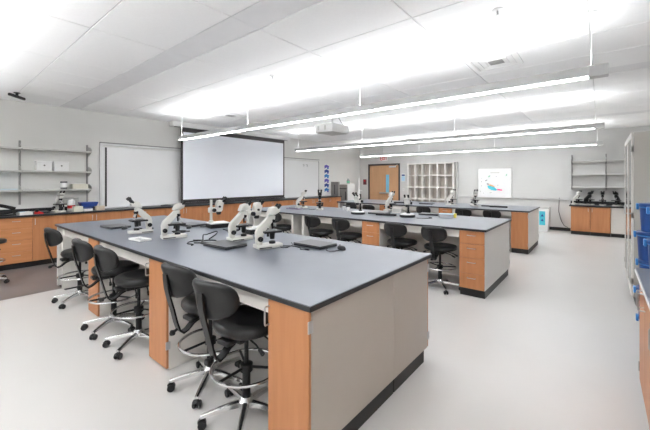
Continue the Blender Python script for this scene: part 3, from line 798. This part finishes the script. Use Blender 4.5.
# ------------------------------------------------------------ microscopes
def make_compound(label, body='ivory', trim='black_plastic', base=None):
    t = thing('microscope', label, 'microscope', group='microscopes')
    bm = NB(); prism(bm, [(-.05, -.16), (.05, -.16), (.085, -.03), (.085, .12), (-.085, .12), (-.085, -.03)], 'z', 0, .038, bev=.007)
    bs = obj('base', bm, base or body, t)
    obj('base_skirt', bx(-.0875, .0875, -.02, .115, .010, .018), trim, bs)
    bm = NB(); prism(bm, [(.062, .039), (.118, .039), (.124, .16), (.108, .205), (-.015, .322), (-.06, .336), (-.085, .325), (-.08, .285), (-.045, .268), (.036, .178), (.048, .13)], 'x', -.031, .031, bev=.006)
    obj('arm', bm, body, t)
    bm = NB(); prism(bm, [(.0, .332), (-.080, .337), (-.128, .362), (-.136, .392), (-.085, .420), (-.030, .405)], 'x', -.044, .044, bev=.007)
    hd = obj('head', bm, body, t)
    for s in (-1, 1):
        bm = NB(); cone(bm, (s * .031, -.105, .398), (s * .031, -.140, .440), .0165, .0165, 12)
        e = obj('eyepiece', bm, trim, hd)
        bm = NB(); cone(bm, (s * .031, -.1405, .4405), (s * .031, -.160, .464), .021, .024, 12); obj('eyecup', bm, 'rubber', e)
    bm = NB(); cone(bm, (0, -.066, .288), (0, -.056, .255), .036, .032, 16, bev=.004); np_ = obj('nosepiece', bm, trim, t)
    for k, (dx, dy) in enumerate(((0, -.004), (.024, -.03), (-.024, -.03))):
        bm = NB(); cone(bm, (dx * .6, -.060 + dy * .4, .256), (dx, -.060 + dy, .195 if k == 0 else .215), .011, .008, 10); obj('objective', bm, 'steel' if k else trim, np_)
    bm = NB(); box(bm, -.085, .085, -.135, .055, .155, .175, bev=.003); st = obj('stage', bm, trim, t)
    bm = NB(); box(bm, -.05, .05, -.095, -.085, .176, .182); obj('slide_clip', bm, 'steel', st)
    bm = NB(); cone(bm, (.065, -.04, .155), (.065, -.04, .10), .010, .014, 10); obj('stage_knob', bm, trim, st)
    bm = NB(); cone(bm, (0, -.06, .154), (0, -.06, .085), .030, .024, 14); obj('condenser', bm, trim, t)
    bm = NB(); lathe(bm, [(.034, .0385), (.034, .062), (.024, .066)], (0, -.06, 0), 16); obj('lamp', bm, trim, t)
    for s in (-1, 1):
        bm = NB(); cone(bm, (s * .0315, .088, .098), (s * .06, .088, .098), .026, .026, 16, bev=.003); cone(bm, (s * .0605, .088, .098), (s * .078, .088, .098), .014, .014, 12)
        obj('focus_knob', bm, trim, t)
    return t

def make_stereo(label, disc=True, body='ivory', trim='black_plastic'):
    t = thing('microscope', label, 'microscope', group='microscopes')
    if disc:
        bm = NB(); pad(bm, .135, .135, [(.9, 0), (1.0, .006), (1.0, .034), (.97, .040), (.1, .040)], pw=2.0, n=36); bs = obj('base', bm, trim, t)
        bm = NB(); lathe(bm, [(.122, .0402), (.122, .050), (.112, .055), (.01, .055)], n=32); obj('stage_plate', bm, 'white_plastic', bs)
        b0z = .055
    else:
        bm = NB(); box(bm, -.10, .10, -.135, .125, 0, .055, bev=.006); bs = obj('base', bm, trim, t)
        bm = NB(); box(bm, -.102, .102, -.137, .127, .0552, .072, bev=.006); obj('stage_plate', bm, 'white_plastic', bs)
        b0z = .072
    py = .085
    bm = NB(); cone(bm, (0, py, b0z), (0, py, .38), .018, n=12); lathe(bm, [(.034, b0z), (.034, b0z + .02), (.018, b0z + .03)], (0, py, 0), 16)
    obj('pillar', bm, 'ivory' if not disc else trim, t)
    bm = NB(); box(bm, -.036, .036, .02, .118, .205, .275, bev=.008); fb = obj('focus_block', bm, body, t)
    for s in (-1, 1):
        bm = NB(); cone(bm, (s * .0365, .06, .24), (s * .072, .06, .24), .026, .024, 16, bev=.003); obj('focus_knob', bm, trim, fb)
    bm = NB(); prism(bm, [(.019, .215), (-.05, .215), (-.062, .24), (-.06, .30), (-.085, .325), (-.05, .375), (.0, .365), (.019, .31)], 'x', -.045, .045, bev=.008)
    hd = obj('head', bm, body, t)
    bm = NB(); cone(bm, (0, -.02, .2145), (0, -.02, .175), .036, .030, 18, bev=.003); obj('objective', bm, trim, hd)
    for s in (-1, 1):
        bm = NB(); cone(bm, (s * .031, -.058, .345), (s * .031, -.100, .385), .017, .017, 12); e = obj('eyepiece', bm, trim, hd)
        bm = NB(); cone(bm, (s * .031, -.1005, .3855), (s * .031, -.120, .404), .021, .024, 12); obj('eyecup', bm, 'rubber', e)
        bm = NB(); cone(bm, (s * .0455, -.015, .285), (s * .06, -.015, .285), .015, .015, 12); obj('zoom_knob', bm, trim, hd)
    return t

TZ0 = TOPZ + .0005
comp0 = make_compound('white microscope farthest left on the nearest bench, eyepieces to the left')
comp0.location = (-4.36, 1.74, TZ0); comp0.rotation_euler = (0, 0, -.10); comp0.scale = (.93, .93, .93)
dup(comp0, (-3.70, 1.80, TZ0), PI - .25, 'white microscope with eyepieces to the right, near the left stools')
dup(comp0, (-3.02, 2.20, TZ0), PI - .15, 'white microscope behind the closed laptop, in front of another')
dup(comp0, (-2.47, 2.12, TZ0), PI - .30, 'white microscope closest to the camera, beside the closed laptop')
ster_r = make_stereo('white stereo microscope on a square base at the rear of the nearest bench', disc=False)
ster_r.location = (-4.06, 2.60, TZ0); ster_r.rotation_euler = (0, 0, PI - .2)
dup(ster_r, (-3.27, 2.62, TZ0), PI - .1, 'white stereo microscope at the bench rear, half hidden by two others')
# middle bench
dup(comp0, (-5.35, 5.62, TZ0), PI - .4, 'white microscope at the left end of the middle bench')
dark0 = make_compound('black microscope with twin eyepieces turned to the camera', body='black_metal', base='ivory')
dark0.location = (-4.72, 5.55, TZ0); dark0.rotation_euler = (0, 0, .72); dark0.scale = (.93, .93, .93)
ster_d = make_stereo('white stereo microscope on a round base, left one on the middle bench')
ster_d.location = (-3.57, 5.32, TZ0); ster_d.rotation_euler = (0, 0, .0)
dup(comp0, (-3.40, 6.25, TZ0), PI - .2, 'white microscope at the middle bench rear, in front of the door')
dup(ster_d, (-2.62, 5.46, TZ0), .25, 'white stereo microscope on a round base, right one on the middle bench')
# farthest bench
dup(comp0, (-2.98, 8.72, TZ0), PI - .5, 'white microscope on the farthest bench before the pigeonholes')
dup(comp0, (-2.42, 8.80, TZ0), .55, 'white microscope on the farthest bench before the bird drawing')
# left counter and back counter
dup(comp0, (-8.15, 1.73, LZ + .0005), PI / 2 + .25, 'white microscope on the wall counter under the shelves')
dup(comp0, (-.54, 12.33, BZ + .0005), PI - .9, 'white microscope at the left of the back counter')
dup(dark0, (-.27, 12.34, BZ + .0005), PI - .9, 'black microscope second from the left on the back counter')
dup(dark0, (.05, 12.33, BZ + .0005), .0, 'black microscope in the middle of the back counter')
dup(dark0, (.36, 12.33, BZ + .0005), -.5, 'black microscope at the right of the back counter by the tall cabinet')

# ------------------------------------------------------------ laptops, mouse, cables
def make_laptop(label):
    t = thing('laptop', label, 'laptop', group='closed laptops')
    obj('base', bx(-.18, .18, -.125, .125, .003, .018, bev=.004), 'laptop_dark', t)
    obj('lid', bx(-.18, .18, -.124, .125, .0185, .029, bev=.004), 'laptop_lid', t)
    for sx in (-1, 1):
        for sy in (-1, 1):
            bm = NB(); cone(bm, (sx * .15, sy * .10, 0), (sx * .15, sy * .10, .003), .008, n=10); obj('foot', bm, 'rubber', t)
    bm = NB(); cone(bm, (-.14, .126, .019), (.14, .126, .019), .006, n=8); obj('hinge_bar', bm, 'black_plastic', t)
    return t
lap0 = make_laptop('closed dark laptop beside the microscopes in the middle of the nearest bench')
lap0.location = (-2.83, 1.90, TZ0); lap0.rotation_euler = (0, 0, .06)
dup(lap0, (-2.17, 2.48, TZ0), -.03, 'closed dark laptop alone at the rear edge with a mouse')
dup(lap0, (-5.10, 1.70, TZ0), .05, 'closed dark laptop at the far left end of the nearest bench')
dup(lap0, (-4.50, 2.46, TZ0), .1, 'closed dark laptop behind the left microscopes')
dup(lap0, (-3.28, 5.62, TZ0), .1, 'closed dark laptop behind the left round-based microscope')
dup(lap0, (-2.45, 6.05, TZ0), .1, 'closed dark laptop behind the right round-based microscope')
dup(lap0, (-2.10, 8.95, TZ0), .1, 'closed dark laptop on the farthest bench below the bird drawing')
dup(lap0, (-3.62, 8.72, TZ0), .1, 'closed dark laptop on the farthest bench before the pigeonholes')
dup(lap0, (-8.22, 1.40, LZ + .0005), PI / 2, 'closed dark laptop on the wall counter')

def make_mouse(label, loc, r, dark='laptop_dark'):
    t = thing('computer_mouse', label, 'mouse', loc, r, 'computer mice')
    bm = NB(); pad(bm, .030, .055, [(.92, 0), (1.0, .008), (.97, .018), (.80, .030), (.45, .036), (.05, .037)], pw=2.3, n=24); obj('shell', bm, dark, t)
    bm = NB(); cone(bm, (-.004, .028, .034), (.004, .028, .034), .008, n=10); obj('scroll_wheel', bm, 'rubber', t)
make_mouse('black mouse beside the lone closed laptop', (-1.86, 2.50, TZ0), 1.2)
make_mouse('black mouse beside the far left laptop', (-4.84, 1.72, TZ0), .8)
make_mouse('black mouse near the bench rear by the square-base microscope', (-4.26, 2.30, TZ0), .8)

def cable(pts, label, r=.0032, z=TOPZ):
    P_ = [Vector((x, y, z + r + .0008 + h)) for x, y, h in [(p + (0,))[:3] for p in pts]]
    out = []
    for i in range(len(P_) - 1):
        p0 = P_[max(i - 1, 0)]; p1 = P_[i]; p2 = P_[i + 1]; p3 = P_[min(i + 2, len(P_) - 1)]
        for k in range(6):
            s = k / 6
            out.append(.5 * ((2 * p1) + (p2 - p0) * s + (2 * p0 - 5 * p1 + 4 * p2 - p3) * s * s + (3 * p1 - p0 - 3 * p2 + p3) * s ** 3))
    out.append(P_[-1])
    bm = NB(); tube(bm, out, r, 6)
    tag(obj('cable', bm, 'rubber'), label, 'cable', 'loose cables on the benches')
cable([(-2.30, 2.24), (-2.35, 2.20), (-2.40, 2.25), (-2.33, 2.31), (-2.20, 2.30), (-2.15, 2.25), (-2.10, 2.28)], 'thin black cable looped in front of the lone laptop')
cable([(-1.98, 2.44), (-1.95, 2.38), (-1.88, 2.36), (-1.84, 2.44)], 'mouse cable curling from the lone laptop')
cable([(-2.33, 2.20), (-2.34, 2.33), (-2.46, 2.44)], 'short cable from the closest microscope')
cable([(-3.20, 1.78), (-3.14, 1.84), (-3.08, 1.94), (-3.16, 2.00), (-3.24, 1.93), (-3.14, 1.82), (-3.06, 1.86), (-3.05, 1.98)], 'tangled black cable left of the bench-centre laptop', .006)
cable([(-3.28, 2.00, .0), (-3.30, 2.10, .04), (-3.36, 2.14, .06), (-3.42, 2.06, .03), (-3.36, 1.98, .04), (-3.30, 1.94, 0)], 'raised loop of black cable behind the bench-centre laptop', .006)
cable([(-4.24, 2.45), (-4.20, 2.50), (-4.23, 2.62), (-4.28, 2.68), (-4.24, 2.76)], 'black cable beside the square-base microscope', .006)
cable([(-5.15, 5.4), (-5.0, 5.5), (-4.9, 5.42), (-4.85, 5.55)], 'black cable near the black microscope', .005)
cable([(-2.40, 5.35), (-2.28, 5.40), (-2.20, 5.52), (-2.30, 5.62)], 'black cable beside the right round-based microscope', .005)
t = thing('usb_adapter', 'small dark adapter lying in front of the lone laptop', 'adapter', (-2.09, 2.275, TZ0), .3)
obj('case', bx(-.022, .022, -.011, .011, 0, .013, bev=.003), 'laptop_dark', t); obj('plug', bx(.0222, .034, -.006, .006, .003, .010), 'steel', t)
# clear slide tray left of microscope two
t = thing('slide_tray', 'clear plastic slide tray in front of the left microscopes', 'tray', (-3.80, 1.50, TZ0), .1)
bm = NB(); box(bm, -.12, .12, -.06, .06, 0, .006); obj('tray_floor', bm, 'clear_plastic', t)
for a in ((-.12, .12, -.06, -.055), (-.12, .12, .055, .06), (-.12, -.115, -.0545, .0545), (.115, .12, -.0545, .0545)): obj('tray_wall', bx(*a, .0065, .025), 'white_plastic', t)
t = thing('specimen_case', 'clear specimen case with yellow insert on the middle bench', 'box', (-2.05, 5.85, TZ0), .2)
obj('case_body', bx(-.14, .10, -.07, .07, 0, .055, bev=.004), 'clear_plastic', t); obj('yellow_insert', bx(.102, .14, -.05, .05, 0, .07, bev=.005), 'yellow', t); obj('case_lid', bx(-.14, .10, -.07, .07, .0555, .064, bev=.003), 'pale_blue', t)
t = thing('purple_tray', 'dark purple tray under the left microscope of the middle bench', 'tray', (-5.30, 5.36, TZ0), 0)
bm = NB(); pad(bm, .22, .11, [(.94, 0), (1.0, .012), (.98, .02), (.94, .012), (.05, .010)], pw=4, n=32); obj('tray_body', bm, 'lilac', t)
obj('notebook', bx(-.12, .06, -.06, .05, .0125, .025), 'laptop_dark', t)
t = thing('power_box', 'grey power box beside the rear microscope of the middle bench', 'box', (-3.10, 6.02, TZ0), .2)
obj('case', bx(-.09, .09, -.07, .07, 0, .10, bev=.006), 'cab_grey', t); obj('front_panel', bx(-.07, .07, -.0735, -.0705, .02, .08), 'shelf_metal', t)
for x, y, lab in ((-4.35, 5.95, 'small white jar right of the black microscope'), (-4.10, 5.75, 'small white jar nearest the left round-based microscope')):
    t = thing('sample_jar', lab, 'jar', (x, y, TZ0), 0, 'sample jars')
    bm = NB(); lathe(bm, [(.035, 0), (.038, .01), (.038, .07), (.03, .08)], n=16); obj('jar_body', bm, 'white_plastic', t)
    bm = NB(); lathe(bm, [(.036, .0805), (.036, .10), (.03, .103)], n=16); obj('jar_lid', bm, 'laptop_dark', t)

# ------------------------------------------------------------ things on the wall counter and shelves
LZ0 = LZ + .0005
for yy, lab in ((1.525, 'left white cardboard box on the middle wall shelf'), (1.79, 'right white cardboard box on the middle wall shelf')):
    t = thing('storage_box', lab, 'box', (-8.32, yy, 1.7455), 0, 'white boxes on the wall shelf')
    obj('box_body', bx(-.09, .09, -.115, .115, 0, .15, bev=.003), 'white_plastic', t); obj('box_lid', bx(-.095, .095, -.12, .12, .1505, .185, bev=.003), 'white_plastic', t)
    bm = NB(); cone(bm, (.0905, 0, .10), (.092, 0, .10), .014, n=12); obj('finger_hole', bm, 'ink_grey', t)
t = thing('sample_jar', 'clear jar with dark bands on the lowest wall shelf', 'jar', (-8.30, 1.84, 1.3855), 0, 'sample jars')
bm = NB(); lathe(bm, [(.05, 0), (.055, .01), (.055, .03)], n=18); obj('base_band', bm, 'ink_grey', t)
bm = NB(); lathe(bm, [(.054, .0305), (.054, .12)], n=18); obj('jar_body', bm, 'white_plastic', t)
bm = NB(); lathe(bm, [(.057, .1205), (.057, .15), (.05, .153)], n=18); obj('jar_lid', bm, 'ink_grey', t)
t = thing('wire_basket', 'shallow beige tray on the lowest wall shelf', 'tray', (-8.30, 2.10, 1.3855))
obj('basket_floor', bx(-.09, .09, -.13, .13, 0, .012), 'cream_box', t)
for a in ((-.09, -.08, -.13, .13), (.08, .09, -.13, .13), (-.0795, .0795, -.13, -.12), (-.0795, .0795, .12, .13)): obj('basket_wall', bx(*a, .0125, .10, bev=.002), 'cream_box', t)
t = thing('blue_folder', 'pale blue folder lying on the lowest wall shelf at left', 'folder', (-8.30, .98, 1.3855))
obj('cover', bx(-.10, .10, -.16, .16, 0, .003), 'pale_blue', t); obj('pages', bx(-.095, .095, -.155, .155, .0032, .012), 'paper', t); obj('cover', bx(-.10, .10, -.16, .16, .0122, .015), 'pale_blue', t)
t = thing('paper_cutter', 'black lever-arm paper cutter at the left edge of the counter', 'cutter', (-8.05, .98, LZ0))
obj('cutter_bed', bx(-.15, .15, -.24, .10, 0, .03, bev=.004), 'black_plastic', t)
bm = NB(); tube(bm, [(.12, -.22, .22), (.12, -.05, .17), (.12, .09, .12)], .018, 8, flat=1.6); obj('cutter_arm', bm, 'black_metal', t)
bm = NB(); tube(bm, [(.10, -.22, .035), (.10, -.05, .05), (.10, .12, .075)], .014, 8, flat=1.6); obj('cutter_blade', bm, 'black_metal', t)
bm = NB(); box(bm, .095, .145, .06, .098, .0305, .11, bev=.005); obj('pivot', bm, 'black_plastic', t)
t = thing('paper_stack', 'white papers with blue print on the wall counter', 'papers', (-8.00, 1.20, LZ0), .1)
obj('sheets', bx(-.11, .11, -.09, .09, 0, .05), 'paper', t); obj('blue_print', bx(-.08, .05, -.07, .02, .0502, .052), 'pale_blue', t)
t = thing('tape_dispenser', 'red tape dispenser on the wall counter', 'dispenser', (-7.98, 1.40, LZ0), 1.4)
bm = NB(); prism(bm, [(-.07, 0), (.07, 0), (.06, .025), (.02, .035), (-.03, .07), (-.06, .06)], 'y', -.02, .02, bev=.004); obj('dispenser_body', bm, 'red', t)
bm = NB(); cone(bm, (-.03, -.0215, .06), (-.03, .0215, .06), .026, n=16); obj('tape_roll', bm, 'black_plastic', t)
t = thing('reagent_bottle', 'white bottle with red band beside the counter microscope', 'bottle', (-8.16, 1.93, LZ0))
bm = NB(); lathe(bm, [(.06, 0), (.064, .01), (.064, .06)], n=18); obj('bottle_base', bm, 'shelf_metal', t)
bm = NB(); lathe(bm, [(.065, .0605), (.065, .12)], n=18); obj('red_band', bm, 'red', t)
bm = NB(); lathe(bm, [(.063, .1205), (.063, .20), (.03, .23), (.03, .25)], n=18); obj('bottle_shoulder', bm, 'white_plastic', t)
t = thing('drying_rack', 'pale wire rack frame behind the red-banded bottle', 'rack', (-8.30, 1.98, LZ0))
bm = NB(); tube(bm, [(0, -.14, 0), (0, -.14, .26), (0, .10, .26), (0, .10, 0)], .012, 8); obj('rack_frame', bm, 'shelf_metal', t)
obj('rack_shelf', bx(-.05, -.0125, -.14, .10, .24, .25), 'shelf_metal', t)
t = thing('blue_crate', 'dark blue plastic tray raised on the wall counter', 'tray', (-8.18, 2.22, LZ0))
bm = NB(); box(bm, -.09, .09, -.12, .12, 0, .075, bev=.006); obj('lower_tray', bm, 'frame_dark', t)
bm = NB(); prism(bm, [(-.12, .0755), (.12, .0755), (.16, .17), (-.16, .17)], 'x', -.10, .10, bev=.006); obj('upper_tray', bm, 'navy', t)
for (x, y, w, h, m, lab) in ((-7.98, 1.99, .075, .085, 'cream_box', 'cream carton in front of the blue tray'), (-7.98, 2.16, .07, .05, 'white_plastic', 'white carton with blue top beside the cream carton'),
                             (-7.98, 2.37, .075, .07, 'cardboard', 'tan carton at the end by the whiteboard')):
    t = thing('small_carton', lab, 'box', (x, y, LZ0), 0, 'small cartons on the wall counter')
    obj('carton_body', bx(-.05, .05, -w, w, 0, h, bev=.003), m, t); obj('carton_lid', bx(-.052, .052, -w - .002, w + .002, h + .0005, h + .02, bev=.003), 'navy' if m == 'white_plastic' else m, t)
t = thing('marker_pouch', 'dark marker pouch on the whiteboard ledge', 'pouch', (-8.03, 3.75, LZ0), 0)
bm = NB(); pad(bm, .05, .12, [(.9, 0), (1, .01), (.95, .03), (.1, .04)], pw=3, n=24); obj('pouch_body', bm, 'ink_grey', t)
bm = NB(); tube(bm, [(0, -.10, .042), (0, .10, .042)], .003, 6); obj('zip', bm, 'steel', t)

# ------------------------------------------------------------ ceiling devices
t = thing('projector', 'white ceiling-mounted projector in front of the screen', 'projector', (-4.41, 5.60, 0))
bm = NB(); box(bm, -.24, .24, -.30, .28, 2.56, 2.73, bev=.02, seg=2); bd = obj('body', bm, 'white_plastic', t)
obj('underside_plate', bx(-.21, .21, -.27, .25, 2.552, 2.5595), 'shelf_metal', bd)
bm = NB(); cone(bm, (-.2405, .05, 2.64), (-.27, .05, 2.64), .05, .045, 18); obj('lens', bm, 'ink_grey', bd)
for yy in (-.3012,): 
    for xx in (-.16, .02): obj('vent_grille', bx(xx, xx + .05, yy - .003, yy, 2.60, 2.69), 'shelf_metal', bd)
bm = NB(); cone(bm, (0, 0, 2.7305), (0, 0, ZC - .06), .022, n=12); obj('drop_pole', bm, 'white_plastic', t)
obj('ceiling_plate', bx(-.12, .12, -.12, .12, ZC - .0595, ZC - .005, bev=.006), 'white_plastic', t)
bm = NB(); tube(bm, [(.03, .02, ZC - .06), (.10, .08, 2.90), (.14, .12, 2.80), (.18, .15, 2.735)], .007, 6); obj('power_lead', bm, 'rubber', t)

def diffuser(x, y, w, d, label):
    t = thing('air_diffuser', label, 'vent', (x, y, ZC - .0045), 0, 'ceiling air diffusers')
    obj('frame', bx(-w, w, -d, d, -.012, 0, bev=.003), 'white_plastic', t)
    for k in range(3):
        s = 1 - .25 * k
        bm = NB()
        for a in ((-w * s, w * s, -d * s, -d * s + .02), (-w * s, w * s, d * s - .02, d * s), (-w * s, -w * s + .02, -d * s + .02, d * s - .02), (w * s - .02, w * s, -d * s + .02, d * s - .02)):
            box(bm, *a, -.0125 - .008, -.0125)
        obj('louvre_ring', bm, 'white_plastic', t)
    obj('throat', bx(-w * .30, w * .30, -d * .30, d * .30, -.02, -.0125), 'bracket_grey', t)
diffuser(-1.0, 4.57, .26, .24, 'square ceiling air diffuser above the nearest pendant light')
diffuser(-6.52, 4.52, .26, .30, 'square ceiling air diffuser near the projection screen')
for x, y, lab in ((-3.585, 3.18, 'small sprinkler head in the ceiling above the nearest bench'), (-.69, 3.2, 'small sprinkler head in the ceiling at top right')):
    t = thing('sprinkler', lab, 'sprinkler', (x, y, ZC - .0045), 0, 'ceiling sprinklers')
    bm = NB(); lathe(bm, [(.035, -.012), (.045, -.006), (.045, 0)], n=18); obj('escutcheon', bm, 'alu', t)
    bm = NB(); cone(bm, (0, 0, -.0125), (0, 0, -.05), .010, n=10); lathe(bm, [(.024, -.055), (.024, -.0505)], n=14); obj('head', bm, 'steel', t)
t = thing('ceiling_camera', 'small black camera bar hung from the ceiling at left', 'camera', (-7.63, 1.05, 0))
bm = NB(); cone(bm, (0, 0, 3.0), (0, 0, ZC - .005), .02, n=12); lathe(bm, [(.045, ZC - .015), (.045, ZC - .005)], n=16); obj('mount', bm, 'black_plastic', t)
b = obj('camera_bar', bx(-.18, .18, -.022, .022, 2.955, 2.999, bev=.008), 'black_plastic', t)
b.rotation_euler = (0, 0, 2.44)

# ------------------------------------------------------------ more small bench items
for x, y, r, lab in ((-1.86, 8.72, .05, 'long black power strip on the farthest bench near its oak end'), (-4.35, 8.62, .1, 'black power strip on the farthest bench before the door'),
                     (-3.02, 5.42, .3, 'black power strip between the two round-based microscopes')):
    t = thing('power_strip', lab, 'power strip', (x, y, TZ0), r, 'bench power strips')
    obj('strip_body', bx(-.19, .19, -.025, .025, 0, .035, bev=.005), 'black_plastic', t)
    for k in range(4): obj('socket', bx(-.15 + k * .085, -.11 + k * .085, -.015, .015, .0352, .037), 'ink_grey', t)

cable([(-3.36, 1.86), (-3.28, 1.92), (-3.30, 1.80), (-3.22, 1.72), (-3.14, 1.74), (-3.10, 1.70)], 'black cable trailing off the bench-centre laptop toward the stools', .005)
cable([(-4.80, 1.82), (-4.70, 1.88), (-4.60, 1.80), (-4.52, 1.86), (-4.56, 1.96), (-4.66, 2.0)], 'black cable left of the leftmost microscope', .006)
cable([(-4.05, 1.98), (-3.95, 2.06), (-4.04, 2.14), (-4.14, 2.08), (-4.10, 2.0), (-3.98, 2.16)], 'coiled black cable between the left microscopes', .006)
cable([(-3.62, 2.46), (-3.70, 2.54), (-3.62, 2.62), (-3.54, 2.56), (-3.66, 2.50), (-3.80, 2.52)], 'coiled black cable right of the square-base microscope', .006)
